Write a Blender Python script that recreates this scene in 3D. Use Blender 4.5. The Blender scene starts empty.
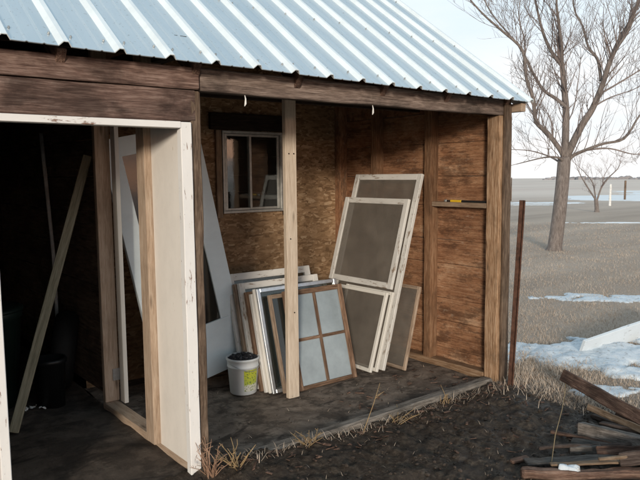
import bpy, bmesh, math, random
from mathutils import Vector, Matrix, noise
R = math.radians
rnd = random.Random(7)
scene = bpy.context.scene
col = scene.collection

# ------------------------------------------------------------------ materials
class NT:
    def __init__(s, name):
        s.m = bpy.data.materials.new(name); s.m.use_nodes = True
        s.t = s.m.node_tree; s.t.nodes.clear()
        s.out = s.t.nodes.new('ShaderNodeOutputMaterial')
    def n(s, typ, **kw):
        nd = s.t.nodes.new('ShaderNode' + typ)
        for k, v in kw.items():
            if k.startswith('_'): setattr(nd, k[1:], v)
            else:
                key = int(k[1:]) if k[0] == 'i' and k[1:].isdigit() else k.replace('__', ' ')
                if isinstance(v, bpy.types.NodeSocket): s.t.links.new(v, nd.inputs[key])
                else: nd.inputs[key].default_value = v
        return nd
    def noise(s, vec, scale, detail=6, rough=.6, dist=0):
        return s.n('TexNoise', Vector=vec, Scale=scale, Detail=detail, Roughness=rough, Distortion=dist).outputs['Fac']
    def ramp(s, fac, stops, interp='LINEAR'):
        nd = s.n('ValToRGB', Fac=fac); cr = nd.color_ramp; cr.interpolation = interp
        while len(cr.elements) < len(stops): cr.elements.new(0.5)
        for e, (p, c) in zip(cr.elements, stops):
            e.position = p
            e.color = (c[0], c[1], c[2], 1) if not isinstance(c, (int, float)) else (c, c, c, 1)
        return nd.outputs['Color']
    def math(s, op, a, b=0.5, c=None, clamp=False):
        nd = s.n('Math', _operation=op, _use_clamp=clamp, i0=a, i1=b)
        if c is not None: nd.inputs[2].default_value = c
        return nd.outputs[0]
    def mix(s, fac, a, b, mode='MIX'):
        nd = s.n('Mix', _data_type='RGBA', _blend_type=mode)
        for i, v in ((0, fac), (6, a), (7, b)):
            if isinstance(v, bpy.types.NodeSocket): s.t.links.new(v, nd.inputs[i])
            else: nd.inputs[i].default_value = v if not isinstance(v, tuple) else (v[0], v[1], v[2], 1)
        return nd.outputs[2]
    def obj(s, scale=(1, 1, 1), rand=True, island=False):
        tc = s.n('TexCoord').outputs['Object']
        if rand:
            r = s.n('ObjectInfo').outputs['Random']
            if island: r = s.math('ADD', r, s.n('NewGeometry').outputs['Random Per Island'])
            off = s.n('CombineXYZ', X=s.math('MULTIPLY', r, 37.0), Y=s.math('MULTIPLY', r, 91.0), Z=s.math('MULTIPLY', r, 53.0)).outputs[0]
            tc = s.n('VectorMath', _operation='ADD', i0=tc, i1=off).outputs[0]
            s.r = r
        return s.n('Mapping', Vector=tc, Scale=scale).outputs[0]
    def bump(s, h, strength=.4, dist=.01, normal=None):
        nd = s.n('Bump', Strength=strength, Distance=dist, Height=h)
        if normal: s.t.links.new(normal, nd.inputs['Normal'])
        return nd.outputs[0]
    def bsdf(s, color, rough=.8, normal=None, metal=0, spec=.3, **kw):
        b = s.n('BsdfPrincipled', Roughness=rough, Metallic=metal)
        b.inputs['Specular IOR Level'].default_value = spec
        if isinstance(color, bpy.types.NodeSocket): s.t.links.new(color, b.inputs['Base Color'])
        else: b.inputs['Base Color'].default_value = (*color, 1)
        if normal: s.t.links.new(normal, b.inputs['Normal'])
        for k, v in kw.items():
            k = k.replace('__', ' ')
            if isinstance(v, bpy.types.NodeSocket): s.t.links.new(v, b.inputs[k])
            else: b.inputs[k].default_value = v
        s.t.links.new(b.outputs[0], s.out.inputs[0]); return b

def wood(name, dark, mid, light, stain=.5, rough=.85, bump=.5, tone=.25, island=False, knots=True, stretch=1.0):
    s = NT(name)
    v = s.obj((2.0 * stretch, 30, 30), island=island)
    g = s.noise(v, 2.2, 8, .65, .6)
    v2 = s.n('VectorMath', _operation='MULTIPLY', i0=v, i1=(2.6, 3.2, 3.2)).outputs[0]
    g2 = s.noise(v2, 2.5, 4, .6)
    gg = s.math('ADD', s.math('MULTIPLY', g, .58), s.math('MULTIPLY', g2, .42))
    c = s.ramp(gg, [(.36, dark), (.49, mid), (.62, light)])
    u = s.obj((1, 1.6, 1.6), island=island)
    st = s.noise(u, 3.1, 6, .65, .5)
    c = s.mix(s.math('MULTIPLY', s.ramp(st, [(.45, 0), (.63, 1)]), stain), c, tuple(x * .32 for x in dark))
    if knots:
        kv = s.obj((2.2, 9, 9), island=island)
        k = s.n('TexVoronoi', Vector=kv, Scale=1.0).outputs['Distance']
        kk = s.ramp(k, [(.03, 1), (.12, 0)])
        c = s.mix(s.math('MULTIPLY', kk, .8), c, tuple(x * .45 for x in dark))
    s.obj((1, 1, 1), island=island)
    tn = s.n('HueSaturation', Color=c, Saturation=1.0, Value=s.n('MapRange', Value=s.r, i1=0., i2=(2. if island else 1.), i3=1 - tone, i4=1 + tone).outputs[0]).outputs[0]
    s.bsdf(tn, rough, s.bump(gg, bump, .004))
    return s.m

def paint(name, base, wear=(.2, .15, .1), amount=.5, rough=.55, dirt=.35, lengthwise=True):
    """old painted wood: chips along the grain, grime"""
    s = NT(name)
    v = s.obj((5, 26, 26) if lengthwise else (9, 9, 9))
    chip = s.noise(v, 2.4, 9, .72, .4)
    big = s.noise(s.obj((1, 1, 1)), 4.5, 5, .6)
    m = s.math('ADD', s.math('MULTIPLY', chip, .7), s.math('MULTIPLY', big, .3))
    t = .66 - amount * .2
    k = s.ramp(m, [(t, 0), (t + .03, 1)])
    d = s.noise(s.obj((1, 2, 2)), 2.0, 7, .7)
    b = s.mix(s.math('MULTIPLY', s.ramp(d, [(.4, 0), (.75, 1)]), dirt), base, tuple(x * .5 for x in base))
    c = s.mix(k, b, wear)
    h = s.math('SUBTRACT', s.math('MULTIPLY', chip, .15), s.math('MULTIPLY', k, .5))
    s.bsdf(c, rough, s.bump(h, .35, .003))
    return s.m

def plain(name, base, rough=.6, metal=0, var=.25, scale=12, bump=.15, spec=.4):
    s = NT(name)
    n_ = s.noise(s.obj(), scale, 7, .65)
    c = s.ramp(n_, [(.3, tuple(x * (1 - var) for x in base)), (.7, tuple(min(1, x * (1 + var)) for x in base))])
    s.bsdf(c, rough, s.bump(n_, bump, .004), metal, spec)
    return s.m

MT = {}
MT['old_beam'] = wood('old_beam', (.055, .040, .034), (.155, .115, .095), (.29, .23, .195), .6, .9, .7)
MT['red_plank'] = wood('red_plank', (.055, .033, .027), (.155, .097, .078), (.30, .215, .18), .65, .9, .7)
MT['post_weather'] = wood('post_weather', (.05, .032, .022), (.14, .095, .065), (.25, .185, .135), .5, .9, .6)
MT['post_orange'] = wood('post_orange', (.12, .068, .036), (.29, .175, .10), (.45, .32, .215), .45, .8, .4)
MT['wall_wood'] = wood('wall_wood', (.09, .036, .015), (.25, .12, .055), (.46, .29, .17), .85, .75, .45, .3, island=True, stretch=1.4)
def wall_mat():
    """wide old stained boards: faint long grain, pale bleached areas, dark water stains"""
    s = NT('stained_wall')
    v = s.obj((1, 1, 1), island=True)
    u = s.n('TexCoord').outputs['Object']
    vs = s.n('Mapping', Vector=v, Scale=(2.2, 60, 60)).outputs[0]
    g = s.noise(vs, 1.6, 8, .66, .1)
    big = s.noise(s.n('Mapping', Vector=u, Scale=(1.6, 3.6, 3.6)).outputs[0], 1.7, 10, .72, .1)
    c = s.ramp(big, [(.30, (.095, .040, .02)), (.43, (.235, .108, .054)), (.54, (.37, .19, .10)), (.63, (.52, .325, .20)), (.75, (.62, .46, .32))])
    c = s.mix(.36, c, s.ramp(g, [(.36, (.075, .034, .018)), (.5, (.26, .132, .073)), (.63, (.47, .31, .195))]))
    st = s.noise(s.n('Mapping', Vector=u, Scale=(1.9, 5.5, 5.5)).outputs[0], 1.5, 12, .8)
    c = s.mix(s.math('MULTIPLY', s.ramp(st, [(.50, 0), (.56, .75), (.68, 1)]), .72), c, (.048, .024, .015))
    fine = s.noise(s.n('Mapping', Vector=v, Scale=(12, 150, 150)).outputs[0], 2, 4, .65)
    c = s.mix(s.math('MULTIPLY', s.ramp(fine, [(.52, 0), (.62, 1)]), .5), c, (.05, .026, .015))
    pale = s.noise(s.n('Mapping', Vector=u, Scale=(7, 22, 22)).outputs[0], 1.5, 8, .75)
    c = s.mix(s.math('MULTIPLY', s.ramp(pale, [(.58, 0), (.68, 1)]), .4), c, (.46, .36, .27))
    s.bsdf(c, .85, s.bump(s.math('ADD', g, s.math('MULTIPLY', fine, .6)), .3, .004), 0, .2); return s.m
MT['wall_wood'] = wall_mat()
MT['stud_orange'] = wood('stud_orange', (.10, .05, .026), (.24, .125, .065), (.38, .235, .14), .5, .85, .35, .12, knots=False)
MT['siding'] = wood('siding', (.10, .07, .055), (.24, .18, .145), (.36, .30, .25), .4, .9, .5, .2, island=True)
MT['new_wood'] = wood('new_wood', (.43, .34, .255), (.57, .475, .375), (.67, .58, .475), .06, .75, .2, .08)
MT['pale_stud'] = wood('pale_stud', (.29, .205, .14), (.45, .335, .245), (.56, .45, .35), .18, .8, .25, .1)
MT['dull_stud'] = wood('dull_stud', (.13, .085, .055), (.25, .175, .12), (.36, .27, .19), .3, .85, .3, .1)
MT['brace_wood'] = wood('brace_wood', (.17, .16, .11), (.30, .28, .20), (.40, .38, .29), .15, .85, .25, .05)
MT['dark_wood'] = wood('dark_wood', (.012, .008, .006), (.03, .02, .014), (.06, .04, .028), .5, .95, .5)  # near-black: shade of the unlit interior is put into the wood colour
MT['dark_partition'] = wood('dark_partition', (.06, .04, .027), (.15, .10, .068), (.25, .175, .125), .5, .95, .4, .2, island=True)
MT['pile_wood'] = wood('pile_wood', (.045, .026, .02), (.15, .088, .064), (.30, .20, .15), .65, .9, 1.0)
MT['pile_tan'] = wood('pile_tan', (.10, .065, .04), (.26, .18, .12), (.42, .32, .23), .5, .9, 1.0)
MT['pile_dark'] = wood('pile_dark', (.025, .018, .015), (.07, .05, .042), (.14, .11, .095), .6, .95, 1.0)
MT['pile_grey'] = wood('pile_grey', (.06, .052, .045), (.15, .13, .115), (.28, .25, .225), .6, .95, .9)
MT['sash_brown'] = wood('sash_brown', (.05, .028, .018), (.16, .095, .06), (.28, .19, .13), .35, .8, .4)
MT['sash_tan'] = wood('sash_tan', (.15, .10, .07), (.30, .22, .16), (.45, .36, .28), .3, .8, .4)
MT['sill_wood'] = wood('sill_wood', (.085, .072, .06), (.20, .175, .15), (.34, .305, .27), .6, .95, .8)
MT['white_trim'] = paint('white_trim', (.82, .81, .79), (.25, .15, .11), .42, .6, .2)
MT['cream_panel'] = paint('cream_panel', (.84, .80, .74), (.45, .34, .25), .18, .6, .32)
MT['door_paint'] = paint('door_paint', (.80, .90, .94), (.35, .35, .33), .05, .45, .25)
MT['sash_white'] = paint('sash_white', (.66, .65, .62), (.28, .22, .17), .5, .55, .45)
MT['sash_white_edge'] = paint('sash_white_edge', (.72, .70, .65), (.40, .32, .25), .3, .55, .3)
MT['board_white'] = paint('board_white', (.70, .76, .80), (.12, .10, .09), .34, .6, .2)
MT['aluminium'] = plain('aluminium', (.62, .66, .70), .32, .85, .15, 20, .05)
MT['alu_dull'] = plain('alu_dull', (.42, .42, .40), .45, .6, .25, 20, .05)
MT['rust'] = plain('rust', (.085, .04, .026), .85, .2, .55, 22, .5)
MT['drum'] = plain('drum', (.010, .022, .018), .5, 0, .3, 6)
MT['black_plastic'] = plain('black_plastic', (.010, .011, .012), .4, 0, .3, 8)
MT['rubber'] = plain('rubber', (.012, .012, .012), .75, 0, .3, 14)
MT['bucket_white'] = plain('bucket_white', (.66, .70, .72), .42, 0, .08, 5, .05)
MT['coal'] = plain('coal', (.022, .024, .03), .38, 0, .5, 30, .5)
MT['tool_black'] = plain('tool_black', (.02, .02, .02), .4)
MT['tool_yellow'] = plain('tool_yellow', (.75, .48, .03), .45)
MT['white_plastic'] = plain('white_plastic', (.72, .72, .70), .4)
MT['galv'] = plain('galv', (.45, .46, .46), .45, .7, .2, 30)
MT['nail'] = plain('nail', (.03, .025, .02), .6, .5)
MT['straw'] = plain('straw', (.36, .25, .13), .8, 0, .4, 3, .1)
MT['weed_red'] = plain('weed_red', (.34, .21, .14), .8, 0, .4, 5, .1)

def label_mat():
    s = NT('bucket_label'); tc = s.n('TexCoord').outputs['Object']
    z = s.n('SeparateXYZ', Vector=tc).outputs['Z']
    n_ = s.noise(tc, 55, 3, .6)
    c = s.ramp(s.math('ADD', z, s.math('MULTIPLY', n_, .05)), [(.095, (.62, .62, .55)), (.11, (.40, .48, .07)), (.2, (.52, .55, .05)), (.26, (.33, .42, .10))], 'LINEAR')
    c = s.mix(s.ramp(s.noise(tc, 90, 2), [(.56, 0), (.6, 1)]), c, (.14, .2, .06))
    s.bsdf(c, .5); return s.m
MT['label'] = label_mat()

def glass(name, tint=(.02, .025, .03), rough=.03, veil=0.0, alpha=.35, veilcol=(.5, .55, .58)):
    """old pane: reflection over partly see-through glass with a diffuse veil"""
    s = NT(name)
    fr = s.n('Fresnel', IOR=1.5).outputs[0]
    n_ = s.noise(s.obj(), 3, 6, .65)
    n2 = s.noise(s.obj((1, 1, 1)), 30, 3, .6)
    bp = s.bump(s.math('ADD', n_, s.math('MULTIPLY', n2, .03)), .06, .01)
    tr = s.n('BsdfTransparent', Color=(.86, .9, .9, 1)).outputs[0]
    df = s.n('BsdfDiffuse', Color=s.mix(n_, tuple(x * .6 for x in veilcol), veilcol)).outputs[0]
    a = s.n('MixShader', Fac=s.math('MULTIPLY', s.ramp(n_, [(.3, .75), (.7, 1)]), veil), i1=tr, i2=df).outputs[0]
    gl = s.n('BsdfGlossy', Color=(1, 1, 1, 1), Roughness=rough, Normal=bp).outputs[0]
    m = s.n('MixShader', Fac=s.math('MULTIPLY', fr, 1.1, clamp=True), i1=a, i2=gl).outputs[0]
    s.t.links.new(m, s.out.inputs[0]); return s.m
MT['glass'] = glass('glass', veil=.015)  # thin dust on the pane
MT['glass_black'] = glass('glass_black', veil=1.0, rough=.08, veilcol=(.016, .016, .015))  # opaque pane: the darkness seen through it is put into the colour
MT['glass_pale'] = glass('glass_pale', veil=.75, rough=.12, veilcol=(.48, .57, .62))  # pane with a pale blue-grey layer mixed in
MT['glass_dark'] = glass('glass_dark', veil=.3, rough=.1, veilcol=(.05, .055, .05))

def screen_mat():
    s = NT('insect_screen')
    n_ = s.noise(s.obj((1, 1, 1)), 5, 6, .65)
    tr = s.n('BsdfTransparent', Color=(1, 1, 1, 1)).outputs[0]
    df = s.n('BsdfPrincipled', Roughness=.6)
    c = s.ramp(n_, [(.3, (.16, .14, .12)), (.7, (.24, .212, .18))])
    s.t.links.new(c, df.inputs['Base Color'])
    m = s.n('MixShader', Fac=s.ramp(n_, [(.2, .42), (.8, .52)]), i1=tr, i2=df.outputs[0]).outputs[0]
    s.t.links.new(m, s.out.inputs[0]); return s.m
MT['screen'] = screen_mat()

def osb_mat():
    s = NT('osb')
    v = s.obj(rand=False)
    w = s.n('TexNoise', Vector=v, Scale=9.0, Detail=2).outputs['Color']
    base = s.n('VectorMath', _operation='ADD', i0=v, i1=s.n('VectorMath', _operation='SCALE', i0=w, Scale=.03).outputs[0]).outputs[0]
    cols = []; hs = []
    for rot, sc in ((.5, 13), (-.7, 15), (1.3, 12)):
        mp = s.n('Mapping', Vector=base, Rotation=(0, rot, 0), Scale=(1, 1, 4.2)).outputs[0]
        vo = s.n('TexVoronoi', Vector=mp, Scale=sc)
        cols.append(s.n('SeparateColor', Color=vo.outputs['Color']).outputs[0])
    sel = s.n('SeparateColor', Color=s.n('TexVoronoi', Vector=v, Scale=24.0).outputs['Color'])
    a = s.mix(s.math('GREATER_THAN', sel.outputs[0], .5), cols[0], cols[1])
    a = s.mix(s.math('GREATER_THAN', sel.outputs[1], .62), a, cols[2])
    c = s.ramp(a, [(0, (.15, .082, .04)), (.25, (.25, .145, .074)), (.6, (.335, .207, .113)), (.88, (.43, .28, .165)), (1, (.58, .42, .27))])
    fine = s.noise(s.n('Mapping', Vector=v, Rotation=(0, .6, 0), Scale=(10, 10, 90)).outputs[0], 3, 5)
    c = s.mix(.22, c, s.ramp(fine, [(.35, (.08, .045, .022)), (.65, (.48, .34, .20))]))
    st = s.noise(v, 1.6, 6, .65)
    c = s.mix(s.math('MULTIPLY', s.ramp(st, [(.45, 0), (.7, 1)]), .6), c, (.07, .04, .02))
    s.bsdf(c, .8, s.bump(a, .25, .004)); return s.m
MT['osb'] = osb_mat()

def roof_mat():
    s = NT('roof_metal')
    v = s.obj(rand=False)
    n_ = s.noise(s.n('Mapping', Vector=v, Scale=(2, .5, .5)).outputs[0], 2.5, 7, .65)
    sp = s.noise(v, 60, 2, .5)
    c = s.ramp(n_, [(.3, (.60, .665, .70)), (.7, (.72, .775, .80))])
    c = s.mix(s.math('MULTIPLY', s.ramp(sp, [(.66, 0), (.72, 1)]), .5), c, (.35, .34, .32))
    r = s.n('MapRange', Value=n_, i1=.3, i2=.7, i3=.30, i4=.46).outputs[0]
    s.bsdf(c, r, s.bump(n_, .12, .01), .70, .5); return s.m
MT['roof'] = roof_mat()
MT['roof_rib_sheen'] = plain('roof_rib_sheen', (.80, .86, .88), .38, .15, .08, 5, .05)  # paler than the flats: bright sky reflection put into the rib colour

def ground_mat():
    s = NT('ground_soil_grass')
    geo = s.n('NewGeometry').outputs['Position']
    sx = s.n('SeparateXYZ', Vector=geo)
    x, y = sx.outputs['X'], sx.outputs['Y']
    warp = s.noise(geo, 1.6, 7, .65)
    # mud: x < ~4.3 around the shed front, soft ragged edge
    e = s.math('ADD', x, s.math('MULTIPLY', s.math('SUBTRACT', warp, .5), 1.9))
    mudf = s.n('MapRange', Value=e, i1=4.0, i2=4.6, i3=1., i4=0.).outputs[0]
    f1 = s.noise(geo, 22, 9, .7); f2 = s.noise(geo, 5, 6, .6)
    mud = s.ramp(f1, [(.28, (.016, .0105, .0075)), (.48, (.042, .029, .020)), (.62, (.095, .070, .049)), (.76, (.20, .16, .12))])
    mud = s.mix(s.math('MULTIPLY', s.ramp(f2, [(.5, 0), (.7, 1)]), .5), mud, (.05, .043, .038))
    g1 = s.noise(geo, 45, 8, .75)
    g = s.ramp(g1, [(.28, (.29, .22, .17)), (.5, (.50, .40, .32)), (.72, (.66, .55, .46))])
    far = s.noise(s.n('Mapping', Vector=geo, Rotation=(0, 0, R(-52)), Scale=(.06, .5, 1)).outputs[0], 1.0, 6, .6)
    g = s.mix(s.math('MULTIPLY', s.ramp(far, [(.4, 0), (.62, 1)]), .75), g, (.33, .26, .21))
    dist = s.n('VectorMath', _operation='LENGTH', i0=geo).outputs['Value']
    haze_f = s.n('MapRange', Value=dist, i1=25., i2=60., i3=0., i4=1.).outputs[0]
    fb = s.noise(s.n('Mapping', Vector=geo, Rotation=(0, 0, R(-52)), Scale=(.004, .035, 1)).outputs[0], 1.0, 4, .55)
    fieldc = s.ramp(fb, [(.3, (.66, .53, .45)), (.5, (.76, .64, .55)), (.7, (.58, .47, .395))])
    g = s.mix(haze_f, g, fieldc)  # far field lightened by distance, haze put into its colour
    c = s.mix(mudf, g, mud)
    rough = s.mix(mudf, (.95, .95, .95), s.ramp(f2, [(.35, .38), (.55, .85)]))
    h = s.mix(mudf, g1, f1)
    s.bsdf(c, rough, s.bump(h, .9, .02), 0, .35); return s.m
MT['ground'] = ground_mat()

def floor_mat():
    s = NT('dirt_floor')
    geo = s.n('NewGeometry').outputs['Position']
    f1 = s.noise(geo, 7, 9, .68, .4); f2 = s.noise(s.n('Mapping', Vector=geo, Rotation=(0, 0, .6), Scale=(1, 2.2, 1)).outputs[0], 3.2, 5, .6, 1.0)
    c = s.ramp(f1, [(.3, (.10, .078, .062)), (.5, (.195, .155, .125)), (.72, (.33, .275, .225))])
    c = s.mix(s.math('MULTIPLY', s.ramp(f2, [(.55, 0), (.64, 1)]), .8), c, (.035, .028, .024))
    f3 = s.noise(geo, 70, 5, .7)
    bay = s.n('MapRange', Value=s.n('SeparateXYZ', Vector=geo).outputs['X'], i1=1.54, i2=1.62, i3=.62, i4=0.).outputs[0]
    f4 = s.noise(geo, 4.2, 8, .72)
    c = s.mix(s.math('MULTIPLY', s.ramp(f4, [(.50, 0), (.57, 1)]), .6), c, (.03, .024, .02))
    c = s.mix(bay, c, (.03, .025, .022))  # door bay side darkened in the colour to stand for its shade
    c = s.mix(s.math('MULTIPLY', s.ramp(f3, [(.66, 0), (.74, 1)]), .5), c, (.25, .2, .15))
    s.bsdf(c, .92, s.bump(s.math('ADD', f1, s.math('MULTIPLY', f3, .4)), .6, .012)); return s.m
MT['floor'] = floor_mat()

def bark_mat():
    s = NT('bark')
    v = s.obj((9, 9, 2.2))
    n_ = s.noise(v, 3.0, 9, .75, .6)
    c = s.ramp(n_, [(.3, (.10, .083, .075)), (.52, (.225, .192, .175)), (.72, (.37, .325, .30))])
    s.bsdf(c, .9, s.bump(n_, .9, .03)); return s.m
MT['bark'] = bark_mat()
MT['twig'] = plain('twig', (.225, .185, .172), .9, 0, .35, 4)
MT['twig_red'] = plain('twig_red', (.22, .165, .155), .9, 0, .35, 2)

def snow_mat():
    s = NT('old_snow')
    geo = s.n('NewGeometry').outputs['Position']
    n_ = s.noise(geo, 9, 10, .75); d = s.noise(geo, 20, 9, .75)
    c = s.ramp(n_, [(.3, (.58, .66, .74)), (.7, (.82, .86, .88))])
    c = s.mix(s.math('MULTIPLY', s.ramp(d, [(.54, 0), (.66, 1)]), .75), c, (.20, .17, .14))
    s.bsdf(c, .6, s.bump(s.math('ADD', n_, s.math('MULTIPLY', d, .4)), .5, .03), 0, .4); return s.m
MT['snow'] = snow_mat()

def grass_mat():
    s = NT('dead_grass')
    a = s.n('Attribute', _attribute_name='tint').outputs['Fac']
    c = s.ramp(a, [(0, (.23, .175, .13)), (.4, (.48, .385, .30)), (.8, (.66, .55, .45)), (1, (.60, .46, .34))])
    s.bsdf(c, .9, None, 0, .15); return s.m
MT['grass'] = grass_mat()
MT['ground_clod'] = plain('ground_clod', (.045, .034, .027), .95, 0, .6, 1.3, .3)
MT['treeline_hazed'] = plain('treeline_hazed', (.30, .285, .29), .95, 0, .3, .02)  # tree colour lightened to carry the distance haze

# ------------------------------------------------------------------ helpers
def link(name, me, mat, parent=None, M=None):
    o = bpy.data.objects.new(name, me); col.objects.link(o)
    if mat is not None: me.materials.append(MT[mat] if isinstance(mat, str) else mat)
    if parent is not None: o.parent = parent
    if M is not None: o.matrix_basis = M
    return o
def tag(o, label=None, cat=None, group=None, kind=None):
    for k, v in (('label', label), ('category', cat), ('group', group), ('kind', kind)):
        if v: o[k] = v
    return o
def thing(name, label, cat, loc=(0, 0, 0), rot=(0, 0, 0), group=None):
    o = bpy.data.objects.new(name, None); col.objects.link(o); o.empty_display_size = .1
    o.location = loc; o.rotation_euler = rot
    return tag(o, label, cat, group)
def done(bm, name, smooth=False):
    me = bpy.data.meshes.new(name); bm.to_mesh(me); bm.free()
    if smooth:
        for p in me.polygons: p.use_smooth = True
    return me
def add_box(bm, lo, hi, bev=.003, cuts=0, jit=0, seed=0):
    """chamfered box between two corners; optional cuts along the longest axis and wobble"""
    lo = Vector(lo); hi = Vector(hi); d = hi - lo
    ax = max(range(3), key=lambda i: d[i]); ay = (ax + 1) % 3; az = (ax + 2) % 3
    b = min(bev, min(d) * .3) if bev else 0
    def sec(inset):
        a0, a1, c0, c1 = lo[ay] + inset, hi[ay] - inset, lo[az] + inset, hi[az] - inset
        if not b: return [(a0, c0), (a1, c0), (a1, c1), (a0, c1)]
        return [(a0 + b, c0), (a1 - b, c0), (a1, c0 + b), (a1, c1 - b), (a1 - b, c1), (a0 + b, c1), (a0, c1 - b), (a0, c0 + b)]
    xs_ = [(lo[ax] + b, 0)] + [(lo[ax] + d[ax] * (k + 1) / (cuts + 1), 0) for k in range(cuts)] + [(hi[ax] - b, 0)]
    if b: xs_ = [(lo[ax], b * .7)] + xs_ + [(hi[ax], b * .7)]
    rings = []; vs = []
    for x, ins in xs_:
        ring = []
        for (p, q) in sec(ins):
            v = [0, 0, 0]; v[ax] = x; v[ay] = p; v[az] = q
            v = Vector(v)
            if jit: v += Vector(noise.noise_vector(v * 3.1 + Vector((seed, seed * 2, 0)))) * jit + Vector(noise.noise_vector(v * 17 + Vector((seed, 0, 3)))) * jit * .35
            ring.append(bm.verts.new(v))
        rings.append(ring); vs += ring
    n = len(rings[0])
    for r0, r1 in zip(rings, rings[1:]):
        for k in range(n): bm.faces.new((r0[k], r0[(k + 1) % n], r1[(k + 1) % n], r1[k]))
    bm.faces.new(rings[0][::-1]); bm.faces.new(rings[-1])
    return vs
def box(name, lo, hi, mat, parent=None, bev=.003, cuts=0, jit=0):
    """one box part whose local X runs along its longest side (so grain follows it)"""
    lo = Vector(lo); hi = Vector(hi); c = (lo + hi) / 2; d = hi - lo
    ax = max(range(3), key=lambda i: d[i])
    rotm = {0: Matrix.Identity(3), 1: Matrix(((0, 0, 1), (1, 0, 0), (0, 1, 0))), 2: Matrix(((0, 1, 0), (0, 0, 1), (1, 0, 0)))}[ax]
    dd = rotm.transposed() @ d
    dd = Vector((abs(dd.x), abs(dd.y), abs(dd.z)))
    bm = bmesh.new(); add_box(bm, -dd / 2, dd / 2, bev, cuts, jit, c.x * 7 + c.y * 3)
    return link(name, done(bm, name), mat, parent, Matrix.Translation(c) @ rotm.to_4x4())
def board(name, p0, p1, w, t, mat, parent=None, up=(0, 0, 1), bev=.003, cuts=0, jit=0):
    """board from p0 to p1; w measured along up, t across"""
    p0 = Vector(p0); p1 = Vector(p1); x = (p1 - p0); L = x.length; x.normalize()
    y = Vector(up); y = (y - x * y.dot(x)).normalized(); z = x.cross(y)
    M = Matrix((x, y, z)).transposed().to_4x4(); M.translation = (p0 + p1) / 2
    bm = bmesh.new(); add_box(bm, (-L / 2, -w / 2, -t / 2), (L / 2, w / 2, t / 2), bev, cuts, jit, p0.x * 9 + p0.y)
    return link(name, done(bm, name), mat, parent, M)
def tube(V, F, pts, rad, sides=6, cap=True):
    base = len(V); n = len(pts); prev = None
    for i, p in enumerate(pts):
        a = pts[max(0, i - 1)]; b = pts[min(n - 1, i + 1)]
        d = (b - a).normalized() if (b - a).length > 1e-9 else Vector((0, 0, 1))
        if prev is None: u = d.orthogonal().normalized()
        else:
            u = prev - d * prev.dot(d); u = u.normalized() if u.length > 1e-6 else d.orthogonal().normalized()
        prev = u; w = d.cross(u)
        for k in range(sides):
            a_ = 2 * math.pi * k / sides
            V.append(p + (u * math.cos(a_) + w * math.sin(a_)) * rad[i])
    for i in range(n - 1):
        for k in range(sides):
            k2 = (k + 1) % sides
            F.append((base + i * sides + k, base + i * sides + k2, base + (i + 1) * sides + k2, base + (i + 1) * sides + k))
    if cap:
        F.append(tuple(base + (n - 1) * sides + k for k in range(sides)))
        F.append(tuple(base + k for k in reversed(range(sides))))
def mesh(name, V, F, smooth=False):
    me = bpy.data.meshes.new(name); me.from_pydata([tuple(v) for v in V], [], F); me.update()
    if smooth:
        for p in me.polygons: p.use_smooth = True
    return me
def lathe(prof, n=40):
    V, F = [], []
    for r, z in prof:
        for k in range(n):
            a = 2 * math.pi * k / n; V.append(Vector((r * math.cos(a), r * math.sin(a), z)))
    for i in range(len(prof) - 1):
        for k in range(n):
            k2 = (k + 1) % n
            F.append((i * n + k, i * n + k2, (i + 1) * n + k2, (i + 1) * n + k))
    return V, F
def sm(a, b, x):
    t = max(0, min(1, (x - a) / (b - a))); return t * t * (3 - 2 * t)

# ------------------------------------------------------------------ ground
def gh(x, y):
    d = math.hypot(x, y)
    h = .07 * (1 - sm(1.7, 2.7, x)) * sm(1.8, 2.9, y)
    mud = 1 - sm(4.0, 4.8, x)
    near = 1 - sm(12, 40, d)
    p = Vector((x, y, 0))
    h += near * (noise.fractal(p * 1.3, 1, 2, 3) * .02 + ((noise.fractal(p * 7 + Vector((5, 1, 0)), .8, 2, 4) * .02 + abs(noise.noise(p * 15)) * .022) * mud + noise.fractal(p * 5, .9, 2, 3) * .008 * (1 - mud)))
    if d > 30: h -= (d - 30) * .0085
    inside = sm(3.0, 3.12, y) * (1 - sm(4.05, 4.2, x)) * sm(-.6, -.5, x) * (1 - sm(6.9, 7.0, y))
    if inside > 0: h = h * (1 - inside) + inside * -.05
    return h
def axis(a, b, st, lo, hi, g):
    v = [a + i * st for i in range(int((b - a) / st) + 1)]
    s = st; x = v[-1]
    while x < hi: s *= g; x += s; v.append(x)
    s = st; x = v[0]; pre = []
    while x > lo: s *= g; x -= s; pre.append(x)
    return pre[::-1] + v
xs = axis(1.4, 6.2, .021, -2500, 4000, 1.12); ys = axis(1.2, 3.7, .021, -2500, 4000, 1.12)
V = [(x, y, gh(x, y)) for y in ys for x in xs]
nx = len(xs)
F = [(j * nx + i, j * nx + i + 1, (j + 1) * nx + i + 1, (j + 1) * nx + i) for j in range(len(ys) - 1) for i in range(nx - 1)]
tag(link('ground', mesh('ground', V, F, True), 'ground'), kind='structure')

def floor(name, x0, x1, y0, y1, z, amp):
    st = .025; a = int((x1 - x0) / st); b = int((y1 - y0) / st)
    V = []; F = []
    for j in range(b + 1):
        for i in range(a + 1):
            x = x0 + (x1 - x0) * i / a; y = y0 + (y1 - y0) * j / b
            V.append((x, y, z + amp * noise.fractal(Vector((x * 3, y * 3, z)), .9, 2, 4)))
    for j in range(b):
        for i in range(a):
            q = j * (a + 1) + i; F.append((q, q + 1, q + a + 2, q + a + 1))
    return tag(link(name, mesh(name, V, F, True), 'floor'), kind='structure')
floor('open_bay_floor', 1.62, 4.2, 3.0, 4.9, .0, .012)
floor('door_bay_floor', -.6, 1.56, 2.9, 7.0, .062, .014)

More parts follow.
